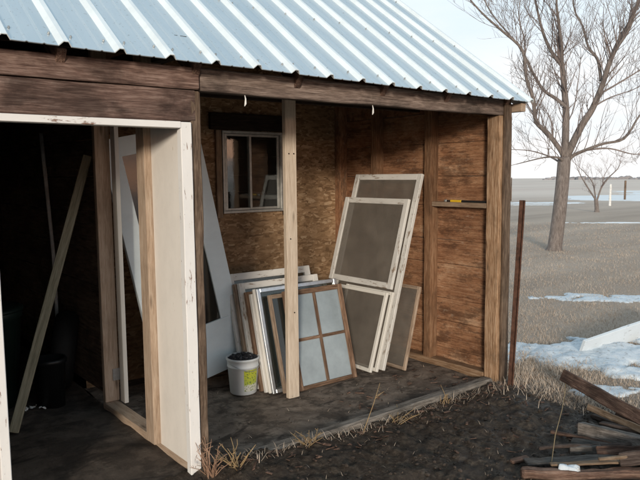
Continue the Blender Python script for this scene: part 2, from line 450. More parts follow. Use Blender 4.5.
# ------------------------------------------------------------------ the shed
shed = thing('wooden_shed', 'old brown wooden shed with ribbed metal roof, an open bay and a white framed doorway', 'shed', (2.0, 3.0, 0))
OFF = Matrix.Translation((-2.0, -3.0, 0))
def P(o):      # world-placed part -> child of the shed empty
    o.parent = shed; o.matrix_basis = OFF @ o.matrix_basis; return o
SL = R(36); TS = math.tan(SL)
EY, EZ, RY = 2.85, 2.13, 5.0            # eave line and ridge line
def roof_z(y): return EZ + ((y - EY) if y <= RY else (2 * RY - y - EY)) * TS
def eave_dip(x): return .016 - .0095 * (x - .7)
# roof sheet: ribbed profile run up the slope
prof = []; x = -.9 - .03; n_r = 0
x = .696 - .2395 * 7
while x < 4.30:
    for dx, h in ((-.029, 0), (-.011, .022), (.011, .022), (.026, 0), (.078, 0), (.086, .004), (.094, 0), (.146, 0), (.154, .004), (.162, 0)):
        prof.append((x + dx, h))
    x += .2395
prof = [q for q in prof if q[0] < 4.33]
def roof_slope(sgn):
    V, F = [], []; n = len(prof)
    rows = [EY + (RY - EY) * k / 8 for k in range(9)]
    for y in rows:
        for (px, h) in prof:
            yy = y if sgn > 0 else 2 * RY - y
            wob = .004 * noise.noise(Vector((px * 2.3, yy * 1.7, 0)))
            V.append(Vector((px, yy - sgn * h * math.sin(SL), roof_z(y) + h * math.cos(SL) + eave_dip(px) + wob)))
    for j in range(len(rows) - 1):
        for i in range(n - 1):
            q = j * n + i; f = (q, q + 1, q + n + 1, q + n)
            F.append(f if sgn > 0 else f[::-1])
    return mesh('roof_sheet', V, F)
for sgn in (1, -1):
    o = link('roof_sheet', roof_slope(sgn), 'roof'); P(o); o.data.materials.append(MT['roof_rib_sheen'])
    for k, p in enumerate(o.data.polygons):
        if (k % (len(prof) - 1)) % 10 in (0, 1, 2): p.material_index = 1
    so = o.modifiers.new('thick', 'SOLIDIFY'); so.thickness = .004; so.offset = -1
V, F = [], []
for y in (2.93, 3.55, 4.2, 4.85):      # hex screws with washers along each purlin
    for k in range(24):
        for dx in (.045, .195):
            px = .696 - .2395 * 7 + .2395 * k + dx + rnd.uniform(-.006, .006)
            if px > 4.27 or px < -.95: continue
            yy = y + rnd.uniform(-.012, .012); c0 = Vector((px, yy, roof_z(yy) + eave_dip(px) + .002)); nv = Vector((0, -math.sin(SL), math.cos(SL)))
            tube(V, F, [c0, c0 + nv * .003, c0 + nv * .0031, c0 + nv * .008], [.006, .006, .004, .004], 7)
o = P(link('roof_screw', mesh('roof_screw', V, F), 'galv', None, Matrix.Identity(4))); o['kind'] = 'stuff'
# rafters, their tails show under the eave
for rx in (-.5, .33, .948, 1.60, 2.237, 2.895, 3.494, 4.15):
    P(board('rafter', (rx, EY + .104, roof_z(EY + .104) - .095), (rx, RY, roof_z(RY) - .09), .085, .04, 'pile_wood', up=(0, -.6, .8)))
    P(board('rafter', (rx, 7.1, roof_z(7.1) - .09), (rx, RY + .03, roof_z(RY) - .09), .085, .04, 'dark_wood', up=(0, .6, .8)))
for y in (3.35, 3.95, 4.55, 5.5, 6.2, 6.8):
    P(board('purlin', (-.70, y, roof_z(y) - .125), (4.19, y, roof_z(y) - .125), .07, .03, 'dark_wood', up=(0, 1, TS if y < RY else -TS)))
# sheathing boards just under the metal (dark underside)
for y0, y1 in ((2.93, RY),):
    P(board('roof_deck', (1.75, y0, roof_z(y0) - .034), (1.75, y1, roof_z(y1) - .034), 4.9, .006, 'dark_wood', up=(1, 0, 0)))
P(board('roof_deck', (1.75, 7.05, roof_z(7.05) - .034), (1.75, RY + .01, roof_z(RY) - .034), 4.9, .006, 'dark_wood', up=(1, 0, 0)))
# rake board and its pale soffit end at the right gable
P(board('rake_board', (4.285, 2.9, roof_z(2.9) - .055 - .02), (4.285, RY, roof_z(RY) - .055), .085, .022, 'sash_white', up=(0, -.6, .8)))
P(box('soffit_block', (4.216, 2.885, 2.045), (4.272, 3.02, 2.105), 'pale_stud'))
# front beam over the open bay, planks over the door
P(box('front_beam', (1.63, 2.98, 2.02), (4.212, 3.03, 2.137), 'old_beam', bev=.006, cuts=26, jit=.006))
P(box('door_head_plank', (-.75, 2.972, 1.866), (1.602, 3.01, 2.018), 'red_plank', bev=.005, cuts=24, jit=.005))
P(box('door_head_plank', (-.75, 2.965, 2.024), (1.622, 3.01, 2.128), 'red_plank', bev=.005, cuts=24, jit=.005))
P(box('top_plate', (1.63, 3.04, 2.03), (4.2, 3.13, 2.12), 'dark_wood'))
# posts
P(box('corner_post', (4.10, 2.982, -.04), (4.212, 3.10, 2.018), 'post_orange', bev=.006, cuts=18, jit=.005))
P(box('corner_board', (4.128, 2.955, -.05), (4.209, 2.979, 2.10), 'post_weather', bev=.005, cuts=18, jit=.005))
P(box('partition_post', (1.568, 2.975, .02), (1.628, 3.07, 2.018), 'post_weather', bev=.006, cuts=24, jit=.007))
cp = P(box('centre_post', (2.685, 3.72, -.01), (2.779, 3.758, 2.55), 'new_wood', bev=.003))
for dx, z in ((-.020, 1.745), (.022, 1.745), (-.015, 1.15), (.01, .62)):
    V, F = [], []; tube(V, F, [Vector((2.732 + dx, 3.722, z)), Vector((2.732 + dx, 3.7165, z))], [.005, .005], 8)
    n_ = link('nail', mesh('nail', V, F), 'nail'); n_.parent = cp; n_.matrix_basis = cp.matrix_basis.inverted() @ OFF @ Matrix.Identity(4)
P(box('tie_beam', (1.68, 3.765, 2.10), (4.09, 3.805, 2.24), 'dark_wood'))
# right wall: horizontal boards, studs, rail
def boards_x(name, x0, x1, rows, y0, y1, mat, jit=.004, gap=.0035):
    """one wall of horizontal boards running in Y, built with local X along Y"""
    bm = bmesh.new()
    for i, (a, b) in enumerate(rows):
        dx = rnd.uniform(-.003, .003)
        add_box(bm, (y0, -x1 + dx, a + gap / 2), (y1, -x0 + dx, b - gap / 2), .0015, 14, jit, i * 3.7)
    M = Matrix(((0, -1, 0, 0), (1, 0, 0, 0), (0, 0, 1, 0), (0, 0, 0, 1)))
    return link(name, done(bm, name), mat, None, M)
def boards_y(name, y0, y1, rows, x0, x1, mat, jit=.002, gap=-.004):
    bm = bmesh.new()
    for i, (a, b) in enumerate(rows):
        add_box(bm, (x0, y0, a + gap / 2), (x1, y1, b - gap / 2), .003, 14, jit, i * 5.1)
    return link(name, done(bm, name), mat, None, Matrix.Identity(4))
rows = []; z = -.02
for h in (.16, .235, .19, .29, .20, .28, .24, .27, .25):
    rows.append((z, z + h)); z += h
P(boards_x('side_wall', 4.196, 4.212, rows, 3.10, 4.90, 'wall_wood'))
P(boards_x('side_siding', 4.214, 4.228, [(i * .2 - .05, i * .2 + .15) for i in range(11)], 2.985, 7.0, 'siding'))
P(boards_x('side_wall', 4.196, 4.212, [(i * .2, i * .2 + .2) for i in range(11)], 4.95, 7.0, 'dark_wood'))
def gable(name, x, mat):
    V = [Vector((x + t, y, z)) for t in (0, .014) for (y, z) in ((2.98, 2.1), (7.02, 2.1), (7.02, roof_z(7.02) - .05), (RY, roof_z(RY) - .05), (2.98, roof_z(2.98) - .05))]
    F = [(4, 3, 2, 1, 0), (5, 6, 7, 8, 9)] + [(i, (i + 1) % 5, 5 + (i + 1) % 5, 5 + i) for i in range(5)]
    return link(name, mesh(name, V, F), mat, None, Matrix.Identity(4))
P(gable('gable_wall', 4.1975, 'wall_wood')); P(gable('gable_wall', 4.2145, 'siding')); P(gable('gable_wall', -.74, 'siding'))
for y0 in (3.655, 4.30):
    P(box('wall_stud', (4.105, y0, .05), (4.194, y0 + .075, roof_z(y0) - .12), 'stud_orange', cuts=12, jit=.004))
P(box('wall_stud', (4.10, 4.80, .05), (4.194, 4.876, 3.1), 'wall_wood'))
P(box('wall_rail', (4.11, 3.103, 1.330), (4.194, 3.652, 1.368), 'dull_stud', bev=.004))
P(box('bottom_plate', (4.10, 3.103, -.02), (4.194, 4.79, .055), 'post_orange', bev=.005, cuts=12, jit=.006))
# OSB back wall with the sliding window hole
WX0, WX1, WZ0, WZ1 = 2.85, 3.47, 1.275, 1.975
bm = bmesh.new()
for lo, hi in (((1.64, 0), (WX0, 3.4)), ((WX1, 0), (4.20, 3.4)), ((WX0, 0), (WX1, WZ0)), ((WX0, WZ1), (WX1, 3.4))):
    vs = bmesh.ops.create_cube(bm, size=1, matrix=Matrix.Translation(((lo[0] + hi[0]) / 2, 4.888, (lo[1] + hi[1]) / 2)) @ Matrix.Diagonal((hi[0] - lo[0], .012, hi[1] - lo[1], 1)))
P(link('back_wall', done(bm, 'back_wall'), 'osb', None, Matrix.Identity(4)))
P(box('window_header', (2.74, 4.845, 1.982), (3.52, 4.880, 2.12), 'dark_wood'))
P(box('window_trim', (2.792, 4.855, 1.24), (2.846, 4.880, 1.978), 'dull_stud'))
P(box('window_trim', (3.476, 4.855, 1.24), (3.515, 4.880, 1.978), 'dark_wood'))
win = thing('sliding_window', None, None, (WX0 - 2.0, 4.87 - 3.0, WZ0)); win.parent = shed
WW, WH = WX1 - WX0, WZ1 - WZ0
bm = bmesh.new()
for lo, hi in (((0, -.02, 0), (WW, .03, .022)), ((0, -.02, WH - .022), (WW, .03, WH)), ((0, -.02, .022), (.022, .03, WH - .022)), ((WW - .022, -.02, .022), (WW, .03, WH - .022))): add_box(bm, lo, hi, .002)
link('window_frame', done(bm, 'window_frame'), 'alu_dull', win, Matrix.Identity(4))
for a, b, yy in ((.024, WW / 2 - .02, -.008), (WW / 2 - .045, WW - .024, .012)):
    bm = bmesh.new()
    for lo, hi in (((a, yy - .008, .024), (a + .022, yy + .008, WH - .024)), ((b - .022, yy - .008, .024), (b, yy + .008, WH - .024)), ((a + .022, yy - .008, .024), (b - .022, yy + .008, .044)), ((a + .022, yy - .008, WH - .044), (b - .022, yy + .008, WH - .024))): add_box(bm, lo, hi, .002)
    s_ = link('window_sash', done(bm, 'window_sash'), 'alu_dull', win, Matrix.Identity(4))
    bm = bmesh.new(); add_box(bm, (a + .02, yy - .002, .042), (b - .02, yy + .002, WH - .042), 0)
# glass lies in the sash: third level is the sash's own
    link('pane', done(bm, 'pane'), 'glass', win, Matrix.Identity(4))
# partition between the bays
P(box('white_casing', (1.505, 2.955, .04), (1.564, 3.0, 1.863), 'white_trim', bev=.003, cuts=20, jit=.003))
P(box('door_head', (.60, 2.952, 1.832), (1.505, 3.02, 1.8635), 'white_trim', bev=.002))
P(box('door_jamb', (.615, 2.952, -.02), (.656, 3.06, 1.832), 'white_trim', bev=.003))
P(box('partition_panel', (1.520, 3.003, .105), (1.534, 3.338, 1.99), 'cream_panel', bev=.002))
P(box('doorway_stud', (1.482, 3.342, .105), (1.60, 3.445, 2.30), 'pale_stud', bev=.003))
P(box('doorway_stud', (1.53, 4.20, .105), (1.628, 4.24, 2.5), 'pale_stud', bev=.003))
P(box('white_strip', (1.630, 4.12, .10), (1.658, 4.19, 2.05), 'sash_white_edge', bev=.002))
P(box('floor_plate', (1.528, 3.0, .045), (1.62, 4.24, .103), 'pale_stud', bev=.004, cuts=10, jit=.003))
hg = P(box('hinge', (1.585, 4.193, .245), (1.652, 4.1985, .325), 'galv', bev=.001))
P(boards_x('partition_wall', 1.60, 1.615, [(i * .25 + .1, i * .25 + .35) for i in range(12)], 4.245, 7.0, 'dark_partition'))
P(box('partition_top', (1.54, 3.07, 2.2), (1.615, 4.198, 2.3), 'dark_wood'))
P(boards_y('front_wall', 2.985, 3.0, [(i * .2 - .05, i * .2 + .15) for i in range(10)], -.74, .612, 'red_plank'))
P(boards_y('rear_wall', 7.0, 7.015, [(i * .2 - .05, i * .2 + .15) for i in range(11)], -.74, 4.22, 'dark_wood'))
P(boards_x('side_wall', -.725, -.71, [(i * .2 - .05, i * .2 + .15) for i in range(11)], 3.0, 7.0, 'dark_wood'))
# sill timber along the open bay
P(board('sill_timber', (1.68, 3.005, .012), (4.10, 3.045, -.014), .085, .09, 'sill_wood', up=(0, 1, 0), bev=.012, cuts=40, jit=.007))
# little white hooks under the beam
for hx in (1.905, 2.83):
    V, F = [], []; tube(V, F, [Vector((hx, 3.0, 2.022)), Vector((hx + .004, 2.998, 2.0)), Vector((hx + .002, 2.997, 1.975)), Vector((hx - .004, 2.997, 1.962))], [.002, .004, .006, .002], 8)
    P(link('hook', mesh('hook', V, F, True), 'white_plastic', None, Matrix.Identity(4)))

# ------------------------------------------------------------------ window frames leaning in the bay
def frame(root, w, h, stile, t, mat, pane='glass_pale', z0=0, bottom=None, muntin=None, fname='frame', y0=0, edge=None):
    b = bottom or stile
    M = Matrix(((0, 1, 0, 0), (0, 0, 1, 0), (1, 0, 0, 0), (0, 0, 0, 1)))   # grain along Z: local X <- Z
    def piece(nm, lo, hi, m, vert=False, bev=.003):
        bm = bmesh.new(); add_box(bm, lo, hi, bev, 5 if bev else 0, .0012 if bev else 0, lo[0] * 5 + z0)
        if vert: bmesh.ops.transform(bm, matrix=M.inverted(), verts=bm.verts)
        link(nm, done(bm, nm), m, root, M if vert else Matrix.Identity(4))
    piece('stile', (-w / 2, y0 - t / 2, z0), (-w / 2 + stile, y0 + t / 2, z0 + h), mat, True)
    piece('stile', (w / 2 - stile, y0 - t / 2, z0), (w / 2, y0 + t / 2, z0 + h), mat, True)
    piece('rail', (-w / 2 + stile, y0 - t / 2 + .002, z0), (w / 2 - stile, y0 + t / 2 - .002, z0 + b), mat)
    piece('rail', (-w / 2 + stile, y0 - t / 2 + .002, z0 + h - stile), (w / 2 - stile, y0 + t / 2 - .002, z0 + h), mat)
    if pane: piece('screen_mesh' if pane == 'screen' else 'pane', (-w / 2 + stile - .004, y0 - .0015, z0 + b - .004), (w / 2 - stile + .004, y0 + .0015, z0 + h - stile + .004), pane, False, 0)
    if muntin:
        zc = z0 + (b + h - stile) / 2
        piece('muntin', (-.012, y0 - t * .4, z0 + b), (.012, y0 + t * .4, z0 + h - stile), muntin, True)
        piece('muntin', (-w / 2 + stile, y0 - t * .38, zc - .012), (-.0125, y0 + t * .38, zc + .012), muntin)
        piece('muntin', (.0125, y0 - t * .38, zc - .012), (w / 2 - stile, y0 + t * .38, zc + .012), muntin)
def stack(x0, w, h, yb, mat, label, stile=.045, t=.03, pane='glass_pale', lean=15, name='window_sash', dz=0, **kw):
    root = thing(name, label, 'window frame', (x0 + w / 2, yb, .008 + dz), (R(-lean), 0, rnd.uniform(-.02, .02)), 'old window frames stacked behind the post')
    frame(root, w, h, stile, t, mat, pane, **kw); return root
stack(2.815, .56, .745, 3.775, 'sash_brown', 'brown wooden four-pane window sash at the front of the stack, right of the post', .04, .034, muntin='sash_brown', bottom=.03)
stack(2.705, .62, .725, 3.815, 'sash_tan', 'thin bare wooden sash squeezed between the brown four-pane sash and the silver storm window', .03, .022, 'glass_dark')
stack(2.635, .77, .775, 3.855, 'aluminium', 'shiny silver aluminium storm window just behind the brown four-pane sash', .03, .024, 'glass_dark', name='storm_window')
stack(2.625, .70, .77, 3.885, 'sash_white_edge', 'thin cream sash directly behind the silver storm window', .03, .020, 'glass_dark')
stack(2.612, .68, .73, 3.915, 'sash_white', 'white sash with a low top rail, next behind the thin cream sash', .045, .032, 'glass_dark')
stack(2.60, .66, .74, 3.965, 'sash_brown', 'dark brown wooden sash between two white sashes in the stack', .045, .032, 'glass_dark')
stack(2.585, .75, .80, 4.02, 'sash_white', 'white sash in the middle of the stack whose top rail shows below the tallest one', .05, .034, 'glass_dark')
stack(2.572, .68, .79, 4.07, 'sash_tan', 'bare tan wooden sash near the back of the stack', .045, .03, 'glass_dark')
stack(2.555, .79, .86, 4.125, 'sash_white', 'tallest white sash at the very back of the stack under the shed window', .055, .034, 'glass_dark')

def lean_screen(xb, yc, w, h, lean, name, label, cat='window screen'):
    return thing(name, label, cat, (xb, yc, .012), (R(-lean), 0, R(-90)), 'tall screens and frames leaning on the right wall')
A = lean_screen(3.645, 4.145, .82, 1.64, 16, 'storm_window', 'tallest grey-white storm window with two sashes leaning on the right wall', 'storm window')
frame(A, .82, 1.645, .052, .03, 'sash_white', 'screen')
sash = thing('sash', None, None, (-.05, -.034, .655)); sash.parent = A
frame(sash, .80, .765, .05, .028, 'sash_white', 'screen')
D = lean_screen(3.775, 3.93, .62, .69, 15, 'screen_panel', 'low dark screen half hidden behind the tall storm window, nearest the right wall')
frame(D, .62, .69, .028, .022, 'sash_tan', 'screen')
C2 = lean_screen(3.575, 4.03, .58, .66, 17, 'screen_panel', 'low pale-edged screen between the front screen and the tall storm window')
frame(C2, .58, .655, .03, .024, 'sash_white_edge', 'screen')
C1 = lean_screen(3.525, 4.06, .60, .66, 17, 'screen_panel', 'low dark screen with a pale edge standing in front of the tall storm window')
frame(C1, .60, .655, .03, .024, 'sash_white_edge', 'screen')

# ------------------------------------------------------------------ pale door leaning sideways
dr = thing('leaning_door', 'pale blue-white door with a glass opening leaning sideways behind the bucket', 'door', (1.98, 4.30, .012), (R(-1.5), R(-11.5), 0))
DW, DH = .74, 1.86
bm = bmesh.new()
for lo, hi in (((0, -.018, 0), (DW, .018, .40)), ((0, -.018, DH - .13), (DW, .018, DH)), ((0, -.018, .40), (.13, .018, DH - .13)), ((DW - .155, -.018, .40), (DW, .018, DH - .13))): add_box(bm, lo, hi, .002)
link('door_slab', done(bm, 'door_slab'), 'door_paint', dr, Matrix.Identity(4))
bm = bmesh.new(); add_box(bm, (.125, -.003, .395), (DW - .15, .003, DH - .125), 0)
link('pane', done(bm, 'pane'), 'glass_black', dr, Matrix.Identity(4))

# ------------------------------------------------------------------ bucket
bk = thing('bucket', 'white plastic bucket with a yellow-green label standing in front of the door', 'bucket', (2.505, 4.045, .008))
BR, BT, BH = .098, .118, .268
def br(z): return BR + (BT - BR) * z / BH
V, F = lathe([(0, 0), (BR - .006, 0), (BR, .006), (br(.2), .2), (br(.2) + .004, .202), (br(.206) + .004, .206), (br(.21), .209), (br(.25), .25), (br(.25) + .006, .252), (br(.262) + .006, .262), (BT + .004, BH), (BT - .004, BH), (BT - .006, .255), (br(.2) - .006, .19), (0, .19)], 48)
link('bucket_body', mesh('bucket_body', V, F, True), 'bucket_white', bk, Matrix.Identity(4))
V, F = [], []
for j in range(9):
    z = .03 + .16 * j / 8
    for i in range(11):
        a = R(-119 + 59 * i / 10); rr = br(z) + .0012
        V.append(Vector((rr * math.cos(a), rr * math.sin(a), z)))
for j in range(8):
    for i in range(10): q = j * 11 + i; F.append((q, q + 1, q + 12, q + 11))
link('bucket_label', mesh('bucket_label', V, F, True), 'label', bk, Matrix.Identity(4))
V, F = [], []
hp = [Vector(((BT + .008) * math.cos(t), -.02 - .10 * math.sin(t) * .9 - .0, .235 - .10 * math.sin(t) * .3)) for t in [math.pi * k / 16 for k in range(17)]]
hp = [Vector((p.x, -math.sqrt(max(0, (BT + .008) ** 2 - p.x ** 2)) , .236 - .055 * (1 - (p.x / (BT + .008)) ** 2))) for p in hp]
tube(V, F, hp, [.002] * len(hp), 6)
link('bucket_handle', mesh('bucket_handle', V, F, True), 'galv', bk, Matrix.Identity(4))
bm = bmesh.new(); r2 = random.Random(3)
for i in range(150):
    a = r2.uniform(0, 6.28); q = math.sqrt(r2.random()) * (BT - .018)
    z = .245 + .028 * (1 - (q / BT) ** 2) + r2.uniform(-.006, .008); s_ = r2.uniform(.008, .015)
    vs = bmesh.ops.create_icosphere(bm, subdivisions=1, radius=s_, matrix=Matrix.Translation((q * math.cos(a), q * math.sin(a), z)) @ Matrix.Rotation(r2.uniform(0, 6), 4, 'Z'))['verts']
    for v in vs: v.co += Vector((r2.uniform(-1, 1), r2.uniform(-1, 1), r2.uniform(-1, 1))) * s_ * .22
o = link('dark_lumps', done(bm, 'dark_lumps'), 'coal', None, Matrix.Translation((2.505, 4.045, .008)))
tag(o, 'heap of small dark lumps filling the white bucket', 'lumps', kind='stuff')

# ------------------------------------------------------------------ tool on the rail
tl = thing('hand_tool', 'thin black hand tool with a yellow band lying on the wall rail', 'tool', (4.135, 3.32, 1.3765), (0, 0, R(90)))
for nm, a, b, r_, m in (('handle', -.205, .04, .0095, 'tool_black'), ('grip_band', .04, .15, .0102, 'tool_yellow'), ('shaft', .15, .19, .007, 'tool_black'), ('head', .19, .212, .0115, 'galv')):
    V, F = [], []; tube(V, F, [Vector((a, 0, 0)), Vector((a + .002, 0, 0)), Vector((b - .002, 0, 0)), Vector((b, 0, 0))], [r_ * .8, r_, r_, r_ * .8], 12)
    link(nm, mesh(nm, V, F), m, tl, Matrix.Identity(4))

# ------------------------------------------------------------------ dark door bay
br_ = board('brace_board', (.945, 4.15, .07), (1.555, 4.40, 1.735), .056, .036, 'brace_wood', up=(.93, -.37, 0))
tag(br_, 'long greyish board leaning diagonally inside the dark doorway', 'board')
V, F = [], []; tube(V, F, [Vector((1.565, 5.26, .08)), Vector((1.555, 5.25, 1.0)), Vector((1.50, 5.22, 1.93))], [.014, .014, .014], 10)
tag(link('pole', mesh('pole', V, F, True), 'white_plastic'), 'thin white pole standing upright behind the diagonal board', 'pole')
def pail(name, label, cat, loc, r0, r1, h, mat):
    t_ = thing(name, label, cat, loc)
    V, F = lathe([(0, 0), (r0, 0), (r1 - .004, h * .9), (r1 + .008, h * .91), (r1 + .008, h * .97), (r1, h), (r1 - .01, h), (r0 - .01, .02), (0, .02)], 32)
    link('body', mesh('body', V, F, True), mat, t_, Matrix.Identity(4)); return t_
t_ = pail('trash_can', 'dark green bin at the left edge inside the dark doorway', 'bin', (.94, 4.78, .066), .19, .235, .66, 'drum')
V, F = lathe([(0, .70), (.10, .69), (.22, .675), (.25, .665), (.25, .645), (.24, .645)], 32)
link('lid', mesh('lid', V, F, True), 'drum', t_, Matrix.Identity(4))
pail('black_pail', 'small black pail on the floor of the dark bay, right of the diagonal board', 'pail', (1.275, 4.50, .066), .085, .10, .33, 'black_plastic')
V, F = [], []
n1, n2 = 32, 12
for i in range(n1):
    a = 2 * math.pi * i / n1
    for j in range(n2):
        b = 2 * math.pi * j / n2; rr = .22 + .07 * math.cos(b)
        V.append(Vector((rr * math.cos(a), .085 * math.sin(b), rr * math.sin(a))))
for i in range(n1):
    for j in range(n2): F.append((i * n2 + j, ((i + 1) % n1) * n2 + j, ((i + 1) % n1) * n2 + (j + 1) % n2, i * n2 + (j + 1) % n2))
o = link('tyre', mesh('tyre', V, F, True), 'rubber', None, Matrix.Translation((1.47, 4.83, .345)) @ Matrix.Rotation(R(70), 4, 'Z') @ Matrix.Rotation(R(8), 4, 'X'))
tag(o, 'dark round tyre standing against the partition in the dark bay', 'tyre')
bm = bmesh.new(); r2 = random.Random(11)
for i in range(9):
    M = Matrix.Translation((1.15 + r2.uniform(-.09, .09), 4.46 + r2.uniform(-.03, .03), .085 + r2.uniform(0, .01))) @ Matrix.Rotation(r2.uniform(0, 6), 4, 'Z') @ Matrix.Rotation(r2.uniform(-.6, .6), 4, 'X')
    vs = bmesh.ops.create_grid(bm, x_segments=3, y_segments=3, size=r2.uniform(.01, .022), matrix=M)['verts']
    for v in vs: v.co += Vector((r2.uniform(-1, 1), r2.uniform(-1, 1), r2.uniform(-1, 1))) * .006
tag(link('paper_scraps', done(bm, 'paper_scraps'), 'white_plastic'), 'crumpled white scraps on the dirt floor by the black pail', 'scraps', kind='stuff')

# ------------------------------------------------------------------ rusty post at the corner
V, F = [], []
pp = thing('steel_post', 'rusty brown steel post standing beside the shed corner', 'post', (4.09, 2.835, -.1))
bm = bmesh.new(); add_box(bm, (-.026, -.005, 0), (.026, .005, 1.50), .001, 20, .002); add_box(bm, (-.004, .0045, 0), (.004, .034, 1.50), .001, 20, .002)
for k in range(0): add_box(bm, (-.010, -.011, .15 + k * .066), (.010, -.0045, .172 + k * .066), .001)
link('shaft', done(bm, 'shaft'), 'rust', pp, Vector((.036, -.027, 1)).to_track_quat('Z', 'Y').to_matrix().to_4x4() @ Matrix.Rotation(R(-10), 4, 'Z'))

# ------------------------------------------------------------------ timber pile at the right
def plank(label, p0, p1, w, t, mat, up=(0, 0, 1), jit=.008, name='plank', cuts=16, bev=.005):
    o = board(name, p0, p1, w, t, mat, up=up, bev=bev, cuts=cuts, jit=jit)
    return tag(o, label, 'board', 'weathered boards piled at the right')
plank('long reddish-brown plank, highest on the board pile at the right', (4.215, 2.49, .155), (3.60, 1.38, .155), .085, .042, 'pile_wood', up=(.35, -.25, .9), jit=.007, cuts=30)
plank('thin brown batten sloping under the highest reddish plank', (3.91, 2.13, .088), (3.56, 1.38, .15), .042, .018, 'pile_tan', up=(.2, -.2, .9), cuts=30)
plank('short grey-brown chunk of timber under the thin batten', (3.60, 2.0, .066), (3.60, 1.62, .085), .08, .06, 'pile_grey', up=(.1, .0, 1), jit=.016, cuts=14)
plank('dark squared block just behind the short grey-brown chunk', (3.72, 1.95, .06), (3.80, 1.40, .08), .07, .06, 'pile_dark', up=(.1, .1, 1), jit=.012)
plank('thick weathered timber with snow on it lying nearest in the pile', (2.875, 1.925, .028), (3.50, 1.36, .045), .055, .06, 'pile_wood', jit=.016, name='timber', cuts=40, bev=.012)
plank('flat grey board lying behind the thick nearest timber', (3.0, 1.985, .034), (3.75, 1.44, .06), .018, .075, 'pile_grey', jit=.01, cuts=30)
plank('pale split lath lying on top of the thick nearest timber', (3.02, 1.85, .066), (3.42, 1.50, .088), .012, .035, 'pile_tan', jit=.008, cuts=20)
plank('split grey board in the bottom right corner in front of the thick timber', (2.83, 1.72, .02), (3.3, 1.24, .06), .022, .09, 'pile_grey', jit=.012, cuts=24)
plank('dark board end tipped up at the right edge of the pile', (3.27, 1.60, .10), (3.42, 1.30, .20), .07, .025, 'pile_dark', up=(.3, .3, .8), jit=.01)
plank('dark grey board low in the shadow under the highest plank', (4.0, 2.12, .02), (3.75, 1.2, .05), .026, .11, 'pile_dark', jit=.01, cuts=24)
plank('broken brown board crossing low inside the pile', (3.72, 2.10, .022), (3.95, 1.25, .06), .022, .10, 'pile_wood', jit=.012, cuts=24)
plank('narrow brown stick lying on the mud left of the short grey chunk', (3.50, 2.14, .03), (3.60, 1.72, .045), .02, .028, 'pile_wood', jit=.01)
for lab, a, b_, w_, t__, m_, u_p in (
    ('short splintered brown board lying across the back of the pile', (4.02, 2.0, .06), (3.62, 1.55, .10), .075, .02, 'pile_wood', (.2, -.1, .5)),
    ('grey broken slat wedged under the short grey-brown chunk', (3.46, 1.98, .03), (3.66, 1.45, .05), .018, .07, 'pile_grey', (0, 0, 1)),
    ('thin dark stick poking out left between the flat grey board and the grey chunk', (3.22, 2.04, .035), (3.62, 1.66, .075), .018, .022, 'pile_dark', (0, 0, 1)),
    ('reddish split board at the right edge above the pale lath', (3.36, 1.78, .075), (3.66, 1.36, .13), .05, .02, 'pile_wood', (.3, .1, .8)),
    ('pale splinter of wood resting on the dark tipped board', (3.20, 1.68, .10), (3.45, 1.40, .155), .015, .02, 'pile_tan', (0, 0, 1)),
    ('stubby grey offcut lying on the mud in front of the grey chunk', (3.34, 1.93, .035), (3.46, 1.80, .045), .045, .05, 'pile_grey', (0, 0, 1)),
    ('small brown offcut lying on the mud beside the thick timber tip', (2.98, 2.06, .02), (3.09, 2.02, .022), .02, .035, 'pile_wood', (0, 0, 1))):
    plank(lab, a, b_, w_, t__, m_, up=u_p, jit=.012, cuts=18)
wb = board('painted_board', (5.27, 2.955, .055), (6.75, 2.72, .20), .20, .028, 'board_white', up=(-.18, -.35, .85), cuts=10, jit=.004)
tag(wb, 'white painted board lying on the snow behind the pile', 'board')

# ------------------------------------------------------------------ snow
MT['snow_far'] = plain('snow_far', (.88, .88, .88), .7, 0, .06, .4, 0)
def snow(name, cx, cy, rx, ry, ang, amp, st, seed, thr=.0, label=None, dz=0):
    V, F, idx = [], [], {}
    n = int(rx * 1.5 / st); m = int(ry * 1.5 / st); ca, sa = math.cos(ang), math.sin(ang)
    def hh(u, v):
        q = 1 - (u / rx) ** 2 - (v / ry) ** 2
        x = cx + u * ca - v * sa; y = cy + u * sa + v * ca
        f = noise.fractal(Vector((x, y, seed)) * (1.1 / max(.25, ry)), .8, 2, 5)
        f2 = noise.fractal(Vector((x, y, seed + 4)) * 6.5, .8, 2, 4)
        return x, y, q + f * 1.1 + f2 * .22 - thr
    val = {}
    for j in range(-m, m + 1):
        for i in range(-n, n + 1): val[i, j] = hh(i * st, j * st)
    def vid(k):
        if k not in idx:
            x, y, q = val[k]; idx[k] = len(V)
            b = noise.fractal(Vector((x, y, seed + 9)) * 8, .9, 2, 3)
            z = gh(x, y) + (amp * (min(q, .8) ** .6) * (1 + .5 * b) + .006 if q > 0 else -.03)
            V.append((x, y, z + dz))
        return idx[k]
    for j in range(-m, m):
        for i in range(-n, n):
            ks = ((i, j), (i + 1, j), (i + 1, j + 1), (i, j + 1))
            if max(val[k][2] for k in ks) > 0: F.append(tuple(vid(k) for k in ks))
    return tag(link(name, mesh(name, V, F, True), 'snow' if cx < 10 else 'snow_far'), label, 'snow' if label else None, None, 'structure')
snow('snow_patch', 5.45, 2.80, 1.05, .52, R(-50), .045, .022, 1.0)
snow('snow_patch', 4.95, 3.45, .55, .22, R(-25), .02, .022, 7.0)
snow('snow_patch', 6.3, 2.25, .9, .6, R(-40), .05, .03, 3.0)
snow('snow_patch', 8.05, 4.05, 1.0, .28, R(-50), .012, .03, 12.0, .25)
snow('snow_patch', 20.3, 9.9, 1.9, .22, R(-46), .01, .07, 5.0, .1)
snow('snow_patch', 31.5, 20.2, 2.6, 1.0, R(-50), .02, .15, 6.0)
snow('snow_patch', 29.0, 19.2, 1.6, .35, R(-50), .02, .12, 16.0)
